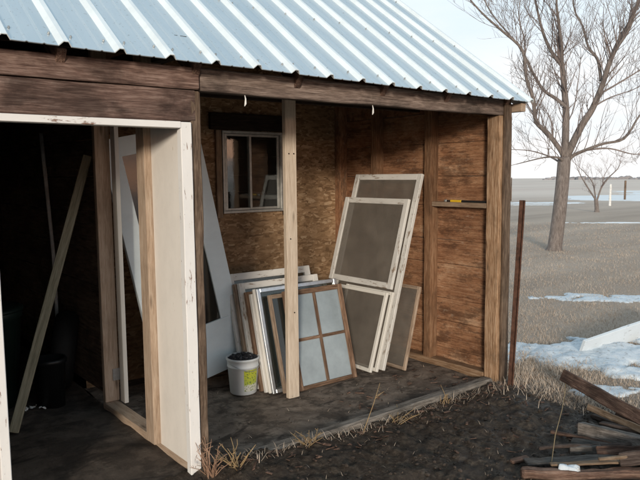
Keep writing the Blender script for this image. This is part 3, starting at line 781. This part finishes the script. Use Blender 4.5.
snow('snow_patch', 44.0, 20.0, 4.5, 7.5, R(-62), .02, .3, 8.0)
snow('snow_patch', 60.0, 25.0, 5.0, 10.0, R(-62), .02, .4, 18.0)
snow('snow_patch', 3.06, 1.765, .065, .022, R(-42), .004, .005, 2.0, .1, None, .056)
snow('snow_patch', 4.55, 2.35, .25, .12, R(-40), .015, .015, 31.0)

# ------------------------------------------------------------------ grass (uncountable)
def blades(name, pts, label, mat='grass', tmin=.2):
    V, F, T = [], [], []
    for (x, y, z, h, tint, tiltmax) in pts:
        a = rnd.uniform(0, 6.283); tl_ = rnd.uniform(tmin, tiltmax); w = h * rnd.uniform(.012, .024) + .0005 * max(1, math.hypot(x, y) / 6)
        d = Vector((math.cos(a), math.sin(a), 0)); s_ = Vector((-d.y, d.x, 0)) * w
        b = Vector((x, y, z)); m_ = b + (d * math.sin(tl_ * .6) + Vector((0, 0, math.cos(tl_ * .6)))) * h * .55
        t2 = m_ + (d * math.sin(tl_) + Vector((0, 0, math.cos(tl_)))) * h * .45
        i = len(V); V += [b - s_, b + s_, m_ + s_ * .7, m_ - s_ * .7, t2]
        F += [(i, i + 1, i + 2, i + 3), (i + 3, i + 2, i + 4)]; T += [tint] * 5
    me = mesh(name, V, F); at = me.attributes.new('tint', 'FLOAT', 'POINT'); at.data.foreach_set('value', T)
    return tag(link(name, me, mat), label, 'grass', None, 'stuff')
pts = []
fa = R(38.72)
while len(pts) < 95000:
    an = fa + R(rnd.uniform(7, 36)); d = 4.6 * (22 / 4.6) ** (rnd.random() ** 1.15)
    x, y = math.sin(an) * d, math.cos(an) * d
    if x < 4.2 + .5 * noise.noise(Vector((x * 1.6, y * 1.6, 3))): continue
    if 4.1 < x < 4.3 and y > 2.95: continue
    cl = noise.noise(Vector((x * 2.2, y * 2.2, 0)))
    if rnd.random() > .7 + cl * .35: continue
    h = rnd.uniform(.02, .055) * (1 + .4 * cl) * (1 + d * .01)
    pts.append((x, y, gh(x, y) - .004, h, min(1, max(0, rnd.gauss(.55 + .2 * cl, .22))), 1.55))
for i in range(6500):
    x = rnd.gauss(4.58, .24); y = rnd.gauss(2.92, .24)
    if x < 4.23 and y > 2.9: continue
    pts.append((x, y, gh(x, y) - .004, rnd.uniform(.03, .10), min(1, max(0, rnd.gauss(.6, .22))), 1.5))
blades('dry_grass', pts, 'short dead tan lawn grass around the shed', 'grass', .75)
pts = []
for i in range(620):       # chaff along the sill and over the mud
    if i < 420: x = rnd.uniform(1.7, 4.1); y = 2.96 - abs(rnd.gauss(0, .06)) ; h = rnd.uniform(.02, .09)
    else: x = rnd.uniform(1.8, 4.4); y = rnd.uniform(1.6, 2.95); h = rnd.uniform(.01, .04)
    pts.append((x, y, gh(x, y) + .002, h, rnd.uniform(0, .7), 1.57))
for i in range(160):
    x = rnd.uniform(1.75, 4.0); y = rnd.uniform(3.1, 4.6); pts.append((x, y, .008, rnd.uniform(.01, .04), rnd.uniform(.5, 1), 1.57))
Vc, Fc, Tc = [], [], []
ico = bmesh.new(); bmesh.ops.create_icosphere(ico, subdivisions=1, radius=1); iv = [v.co.copy() for v in ico.verts]; ifc = [[v.index for v in f.verts] for f in ico.faces]; ico.free()
r3 = random.Random(12)
for k in range(2600):
    if k < 2200: x, y = r3.uniform(1.5, 4.35), r3.uniform(1.5, 2.97)
    else: x, y = r3.uniform(1.7, 4.1), r3.uniform(3.1, 4.6)
    q = r3.random() ** 4 * .012 + .0022
    if k >= 2200: q *= .5
    i0 = len(Vc); z0 = (gh(x, y) if k < 2200 else .006); sc_ = Vector((r3.uniform(.7, 1.3), r3.uniform(.7, 1.3), r3.uniform(.5, .9)))
    Vc += [(x + v.x * q * sc_.x * r3.uniform(.75, 1.2), y + v.y * q * sc_.y * r3.uniform(.75, 1.2), z0 + q * .3 + v.z * q * sc_.z) for v in iv]
    Fc += [tuple(i0 + a for a in f) for f in ifc]
tag(link('mud_clods', mesh('mud_clods', Vc, Fc), 'ground_clod'), 'crumbs of dark soil scattered in front of and inside the shed', 'soil', None, 'stuff')
blades('straw_litter', pts, 'bits of straw scattered on the mud and along the sill', 'grass', 1.25)

Vc, Fc = [], []
r3 = random.Random(31)
for k in range(190):
    if k < 110: x, y = r3.uniform(1.7, 4.2), 2.95 - abs(r3.gauss(0, .16))
    elif k < 150: x, y = r3.uniform(2.6, 4.4), r3.uniform(1.6, 2.6)
    else: x, y = r3.uniform(2.8, 4.05), r3.uniform(3.1, 3.6)
    L_ = r3.uniform(.008, .035); w_ = r3.uniform(.003, .010); a = r3.uniform(0, 6.28); d_ = Vector((math.cos(a), math.sin(a), r3.uniform(-.25, .25))); q = Vector((-d_.y, d_.x, r3.uniform(-.4, .4)))
    c0 = Vector((x, y, (gh(x, y) if y < 3 else .006) + .007)); i0 = len(Vc)
    Vc += [c0 - d_ * L_ - q * w_, c0 + d_ * L_ - q * w_ * .5, c0 + d_ * L_ * .8 + q * w_, c0 - d_ * L_ + q * w_ * .7]
    Vc += [v - Vector((0, 0, .003)) for v in Vc[i0:i0 + 4]]
    Fc += [(i0, i0 + 1, i0 + 2, i0 + 3), (i0 + 7, i0 + 6, i0 + 5, i0 + 4)] + [(i0 + j, i0 + 4 + j, i0 + 4 + (j + 1) % 4, i0 + (j + 1) % 4) for j in range(4)]
tag(link('wood_chips', mesh('wood_chips', Vc, Fc), 'pile_wood'), 'small wood chips littering the mud and the sill', 'wood chips', None, 'stuff')
# single weeds
def weed(label, x, y, n, hmax, mat, spread, seed, cat='dry weed', name='dry_weed', lean=(0, 0)):
    r2 = random.Random(seed); V, F = [], []
    for i in range(n):
        a = r2.uniform(0, 6.28); h = hmax * r2.uniform(.45, 1); s_ = spread * r2.uniform(.3, 1)
        b = Vector((x + r2.uniform(-.03, .03) * min(1, n / 4), y + r2.uniform(-.03, .03) * min(1, n / 4), gh(x, y) - .01))
        tip = b + Vector((math.cos(a) * s_ + lean[0], math.sin(a) * s_ + lean[1], h))
        mid = (b + tip) / 2 + Vector((0, 0, h * .12)) + Vector((r2.uniform(-1, 1), r2.uniform(-1, 1), 0)) * .012
        tube(V, F, [b, mid, tip], [.0028, .002, .001], 4)
        for k in range(r2.randint(0, 3)):
            q = mid.lerp(tip, r2.random()); d = Vector((r2.uniform(-1, 1), r2.uniform(-1, 1), r2.uniform(.2, 1))).normalized() * h * .22
            tube(V, F, [q, q + d], [.0016, .0008], 4)
    return tag(link(name, mesh(name, V, F), mat), label, cat)
weed('tuft of reddish dry weeds at the foot of the white door casing', 1.575, 2.88, 26, .17, 'weed_red', .12, 1)
weed('pale dry weeds sprawling beside the left end of the sill timber', 1.72, 2.87, 18, .13, 'straw', .13, 2)
weed('tall single straw stalk leaning over the sill timber', 2.64, 2.90, 1, .33, 'straw', .0, 5, lean=(.19, .04))
weed('low dry stems lying along the sill right of the tall stalk', 2.95, 2.92, 12, .09, 'straw', .18, 6, lean=(.08, .02))
weed('low pale weeds near the middle of the sill, left of the tall stalk', 2.25, 2.93, 16, .09, 'straw', .12, 8)
weed('small dry sprig beside the right part of the sill timber', 3.45, 2.94, 7, .12, 'straw', .05, 9)
V, F = [], []
st = [Vector((4.20, 2.46, .13)), Vector((4.02, 2.36, .10)), Vector((3.72, 2.20, .10)), Vector((3.35, 2.02, .085)), Vector((3.09, 1.88, .05))]
tube(V, F, st, [.0022, .003, .0022, .003, .002], 5)
tag(link('dry_stalk', mesh('dry_stalk', V, F), 'straw'), 'thin pale stalk hanging from the highest plank down to the thick timber', 'stalk')

# ------------------------------------------------------------------ trees
fdir = Vector((math.sin(fa), math.cos(fa), 0)); rdir = Vector((math.cos(fa), -math.sin(fa), 0))
def smooth_path(p, n=4):
    out = []
    for i in range(len(p) - 1):
        p0 = p[max(0, i - 1)]; p1 = p[i]; p2 = p[i + 1]; p3 = p[min(len(p) - 1, i + 2)]
        for k in range(n):
            t = k / n
            out.append(.5 * ((2 * p1) + (p2 - p0) * t + (2 * p0 - 5 * p1 + 4 * p2 - p3) * t * t + (3 * p1 - p0 - 3 * p2 + p3) * t ** 3))
    out.append(p[-1]); return out
def branch(V, F, p, d, L, r, depth, rg, up=.25, sides=5):
    n = 5 if depth else 4
    pts = [p]; dd = d.normalized()
    for i in range(n):
        dd = (dd + Vector((rg.uniform(-1, 1), rg.uniform(-1, 1), rg.uniform(-.6, 1) + up)) * .19).normalized()
        pts.append(pts[-1] + dd * L / n)
    rad = [r * (1 - .75 * i / n) for i in range(n + 1)]
    tube(V, F, pts, rad, 4 if r < .012 else sides, False)
    if depth <= 0 or L < .12: return
    for k in range(rg.randint(2, 4) if depth > 1 else rg.randint(2, 4)):
        i = rg.randint(1, n - 1); q = pts[i].lerp(pts[i + 1], rg.random())
        ax = Vector((rg.uniform(-1, 1), rg.uniform(-1, 1), rg.uniform(-1, 1))).normalized()
        nd = (pts[i + 1] - pts[i]).normalized(); side = nd.cross(ax).normalized()
        branch(V, F, q, nd * .8 + side * rg.uniform(.5, .95) + Vector((0, 0, .15)), L * rg.uniform(.4, .72), max(.003, rad[i] * .6), depth - 1, rg, up, sides)
def bare_tree(name, label, base, trunk, limbs, seed, r0, bark, twig, dens=1.0, twigL=1.0):
    rg = random.Random(seed); root = thing(name, label, 'tree', base)
    V, F = [], []
    tp = smooth_path([Vector(rdir) * u + Vector((0, 0, z)) for u, z in trunk], 4)
    n = len(tp); rad = [r0 * (1.5 - .5 * min(1, i / 3)) * (1 - .12 * i / n) if i < 4 else r0 * (1 - .14 * i / n) for i in range(n)]
    tube(V, F, tp, rad, 14)
    VB, FB = [], []
    for (pts, ra, rb, dep) in limbs:
        ra *= .78; rb *= .72
        P_ = []
        for i, (u, z) in enumerate(pts):
            f = i / max(1, len(pts) - 1); P_.append(rdir * u + fdir * (dep[0] + (dep[1] - dep[0]) * f + .04 * rg.uniform(-1, 1)) + Vector((0, 0, z)))
        sp = smooth_path(P_, 4); n = len(sp); rad = [ra + (rb - ra) * i / (n - 1) for i in range(n)]
        if ra > r0 * .2: tube(V, F, sp, rad, 9, False)
        else: tube(VB, FB, sp, rad, 6, False)
        Lt = sum((sp[i + 1] - sp[i]).length for i in range(n - 1))
        cnt = int(Lt * 7.5 * dens)
        for k in range(cnt):
            t = rg.uniform(.12, 1); i = min(n - 2, int(t * (n - 1))); q = sp[i].lerp(sp[i + 1], rg.random())
            nd = (sp[i + 1] - sp[i]).normalized(); ax = Vector((rg.uniform(-1, 1), rg.uniform(-1, 1), rg.uniform(-1, 1))).normalized()
            side = nd.cross(ax).normalized()
            branch(VB, FB, q, nd * .7 + side * rg.uniform(.5, 1) + Vector((0, 0, .45)), rg.uniform(.35, 1.1) * twigL, min(.013 * twigL, max(.0045, rad[i] * .3)), 2, rg)
        branch(VB, FB, sp[-1], sp[-1] - sp[-3], .9 * twigL, rb, 2, rg)
    link('trunk', mesh('trunk', V, F, True), bark, root, Matrix.Identity(4))
    link('crown', mesh('crown', VB, FB, True), twig, root, Matrix.Identity(4))
    return root
limbs = [
 ([(.14, 1.9), (.16, 2.8), (.11, 3.32), (.06, 3.78)], .10, .065, (0, .05)),
 ([(.06, 3.72), (-.08, 3.95), (-.23, 4.34), (-.36, 4.92), (-.5, 5.8), (-.52, 6.9)], .055, .012, (.05, .6)),
 ([(.06, 3.70), (.0, 4.05), (-.1, 4.57), (-.2, 5.0), (-.12, 5.9), (.1, 7.1)], .05, .012, (.05, -.5)),
 ([(.17, 1.85), (.25, 2.1), (.45, 2.53), (.63, 2.86), (.78, 3.31), (.87, 3.71), (1.03, 4.12), (1.26, 4.56), (1.38, 4.98), (1.6, 6.0), (1.72, 7.0)], .105, .018, (0, -.5)),
 ([(.88, 3.75), (.96, 4.0), (1.11, 4.33), (1.17, 4.83), (1.2, 5.7)], .045, .01, (-.2, -.9)),
 ([(.78, 3.4), (.76, 3.82), (.63, 4.12), (.54, 4.57), (.41, 4.99), (.45, 6.0)], .045, .01, (-.15, .6)),
 ([(.13, 1.85), (.05, 2.0), (-.24, 2.37), (-.49, 2.61), (-.57, 3.05), (-.73, 3.43), (-.84, 3.98), (-1.23, 4.35), (-1.6, 4.65), (-1.98, 5.02), (-2.4, 5.6)], .072, .012, (0, -.4)),
 ([(.14, 2.9), (-.05, 3.08), (-.26, 3.26), (-.45, 3.6), (-.73, 4.15), (-.97, 4.47), (-1.36, 5.01), (-1.7, 5.9)], .05, .01, (0, .5)),
 ([(-.78, 3.7), (-.72, 4.2), (-.8, 4.7), (-.7, 5.4)], .025, .008, (-.2, .3)),
 ([(.12, 1.75), (.02, 1.86), (-.17, 1.90), (-.44, 1.88), (-.98, 1.76)], .042, .010, (0, -.5)),
 ([(.05, 1.80), (-.1, 1.93), (-.42, 2.05), (-.78, 2.09)], .03, .008, (0, .7)),
 ([(.17, 1.75), (.3, 1.92), (.54, 2.04), (.88, 2.16), (1.26, 2.25), (1.47, 2.63), (1.64, 2.85), (1.9, 3.3)], .052, .012, (0, -.3)),
 ([(.54, 2.03), (1.1, 2.07), (1.66, 1.95), (2.1, 2.0)], .025, .008, (-.05, .4)),
 ([(.72, 3.12), (1.12, 3.35), (1.61, 3.68), (2.0, 4.1)], .03, .008, (-.1, -.4)),
 ([(.62, 2.84), (.8, 2.95), (1.13, 3.11), (1.63, 3.27), (2.0, 3.45)], .028, .008, (-.1, .5)),
 ([(.15, 2.5), (.38, 2.9), (.5, 3.5), (.62, 4.0)], .02, .007, (0, .5)),
 ([(.12, 3.2), (-.05, 3.55), (-.12, 3.9), (-.3, 4.3)], .02, .007, (0, -.5)),
 ([(-.1, 2.25), (-.05, 2.6), (-.2, 3.0)], .022, .006, (0, .4)),
]
bare_tree('bare_tree', 'large leafless tree with a thick forked trunk on the lawn right of the shed', (12.2, 7.47, 0), [(-.03, -.1), (0, .15), (.04, .5), (.08, .93), (.12, 1.5), (.14, 1.9)], limbs, 21, .145, 'bark', 'twig', 1.05)
l2 = [([(-.06, .48), (-.42, .96), (-.77, 1.46), (-.99, 1.87)], .045, .012, (0, -.3)),
      ([(-.07, .55), (-.14, 1.12), (-.32, 1.45), (-.61, 1.78)], .04, .012, (0, .4)),
      ([(-.03, .48), (.19, 1.04), (.43, 1.36), (.79, 1.69), (.9, 1.93)], .05, .012, (0, .1)),
      ([(.2, 1.05), (.15, 1.4), (.3, 1.85)], .02, .008, (0, -.4))]
bare_tree('small_bare_tree', 'small leafless reddish tree with three low limbs, beyond the large tree', (24.95, 13.48, 0), [(0, -.1), (-.02, .2), (-.06, .52)], l2, 5, .085, 'bark', 'twig_red', .9, .75)

# ------------------------------------------------------------------ far posts, tree line
def post(label, x, y, h, r_, mat, name='fence_post'):
    V, F = [], []; tube(V, F, [Vector((x, y, gh(x, y) - .2)), Vector((x, y, h * .5)), Vector((x + .01, y, h - .02)), Vector((x + .01, y, h))], [r_, r_, r_, r_ * .7], 10)
    return tag(link(name, mesh(name, V, F), mat), label, 'post')
post('white post standing right of the small tree', 30.6, 15.9, 1.0, .055, 'white_plastic')
post('dark weathered fence post at the right, beyond the white post', 39.1, 19.4, 1.05, .06, 'post_weather')
post('thin grey post far off between the shed and the large tree', 33.5, 23.5, 1.3, .03, 'post_weather')
V, F = [], []
rg = random.Random(4)
for k in range(130):     # far-off wood on the horizon, one mass
    an = fa + R(19 + 24 * k / 129); d = 520 + rg.uniform(-20, 20)
    x, y = math.sin(an) * d, math.cos(an) * d; h = rg.uniform(.8, 3.0) * (.4 + .9 * abs(noise.noise(Vector((k * .11, 0, 0))))) + .6
    ring = [(x + math.cos(a) * rg.uniform(2, 4), y + math.sin(a) * rg.uniform(2, 4)) for a in (0, 1.05, 2.1, 3.14, 4.2, 5.2)]
    i = len(V)
    for (px, py) in ring: V.append((px, py, -6))
    for (px, py) in ring: V.append((x + (px - x) * .8, y + (py - y) * .8, h * rg.uniform(.5, .95) - 4.2))
    V.append((x, y, h - 4.2))
    for q in range(6): F += [(i + q, i + (q + 1) % 6, i + 6 + (q + 1) % 6, i + 6 + q), (i + 6 + q, i + 6 + (q + 1) % 6, i + 12)]
tag(link('distant_wood', mesh('distant_wood', V, F), 'treeline_hazed'), 'thin dark line of far-off trees on the horizon', 'wood', None, 'stuff')

# ------------------------------------------------------------------ world, sun, camera
w = bpy.data.worlds.new('World'); scene.world = w; w.use_nodes = True
s = NT.__new__(NT); s.t = w.node_tree; s.t.nodes.clear()
out = s.t.nodes.new('ShaderNodeOutputWorld')
SAZ, SEL = R(222), R(11)           # sun azimuth (clockwise from +Y) and elevation
sky = s.n('TexSky', _sky_type='NISHITA', _sun_disc=False, _sun_elevation=SEL, _sun_rotation=SAZ, _air_density=1.0, _dust_density=2.0)
d = s.n('TexCoord').outputs['Generated']
sp = s.n('SeparateXYZ', Vector=d)
zc = s.math('MAXIMUM', sp.outputs['Z'], 0.0)
pv = s.n('VectorMath', _operation='DIVIDE', i0=d, i1=s.n('CombineXYZ', X=s.math('ADD', zc, .25), Y=s.math('ADD', zc, .25), Z=1.0).outputs[0]).outputs[0]
cn = s.noise(pv, 1.3, 7, .6, .3)
cov = s.math('ADD', cn, s.n('MapRange', Value=zc, i1=.2, i2=.75, i3=.35, i4=-.02).outputs[0])
mask = s.ramp(cov, [(.42, 0), (.68, 1)])
cl_b = s.n('MapRange', Value=zc, i1=.0, i2=.9, i3=10.4, i4=12.0).outputs[0]
cloud = s.n('VectorMath', _operation='SCALE', i0=s.mix(s.math('MULTIPLY', s.math('ADD', zc, s.math('MULTIPLY', s.math('SUBTRACT', cn, .5), .5)), 2.8, clamp=True), (.99, .985, .98), (.72, .87, .98)), Scale=cl_b).outputs[0]
blue = s.n('VectorMath', _operation='SCALE', i0=sky.outputs[0], Scale=1.6).outputs[0]
blue = s.mix(.55, blue, (6.6, 9.2, 10.8))
c = s.mix(mask, blue, cloud)
fb_ = s.n('VectorMath', _operation='DOT_PRODUCT', i0=d, i1=(.35, .937, 0)).outputs['Value']
c = s.n('VectorMath', _operation='SCALE', i0=c, Scale=s.n('MapRange', Value=fb_, i1=-.6, i2=.45, i3=.66, i4=1.0).outputs[0]).outputs[0]  # sky dimmed on the viewer's side, shaped to keep the shed interior darker
# sunset glow low in the sky behind the viewer
azd = s.n('VectorMath', _operation='DOT_PRODUCT', i0=d, i1=(-.25, -.97, 0)).outputs['Value']
az_f = s.n('MapRange', Value=azd, i1=.15, i2=.8, i3=0., i4=1.).outputs[0]
gl = s.ramp(s.math('ADD', zc, s.math('MULTIPLY', s.math('SUBTRACT', cn, .5), .05)), [(.0, .05), (.022, .1), (.035, 1), (.055, .9), (.085, .12), (.25, 0)])
c = s.n('VectorMath', _operation='MULTIPLY_ADD', i0=s.n('VectorMath', _operation='SCALE', i0=(24., 10., 3.6), Scale=s.math('MULTIPLY', az_f, gl)).outputs[0], i1=(1, 1, 1), i2=c).outputs[0]
bg = s.n('Background', Color=c, Strength=.1)
s.t.links.new(bg.outputs[0], out.inputs[0])

sd = Vector((math.sin(SAZ) * math.cos(SEL), math.cos(SAZ) * math.cos(SEL), math.sin(SEL)))
L = bpy.data.lights.new('sun', 'SUN'); L.energy = 2.8; L.angle = R(8); L.color = (1, .88, .73)
lo = bpy.data.objects.new('sun', L); col.objects.link(lo); lo.rotation_euler = sd.to_track_quat('Z', 'Y').to_euler()

cam = bpy.data.cameras.new('camera'); co = bpy.data.objects.new('camera', cam); col.objects.link(co)
cam.sensor_width = 36; cam.lens = 657.24 / 640 * 36; cam.clip_start = .05; cam.clip_end = 8000
r_ = Vector((.7795538, -.62625676, -.00991632)); u_ = Vector((.0699417, .07130715, .99499922)); f_ = Vector((.62241789, .77634899, -.09938922))
M = Matrix((r_, u_, -f_)).transposed().to_4x4(); M.translation = (0, 0, 1.6); co.matrix_world = M
scene.camera = co
scene.view_settings.view_transform = 'Standard'; scene.view_settings.look = 'None'; scene.view_settings.exposure = 0
scene.cycles.max_bounces = 6; scene.cycles.transparent_max_bounces = 12
scene.cycles.use_denoising = True
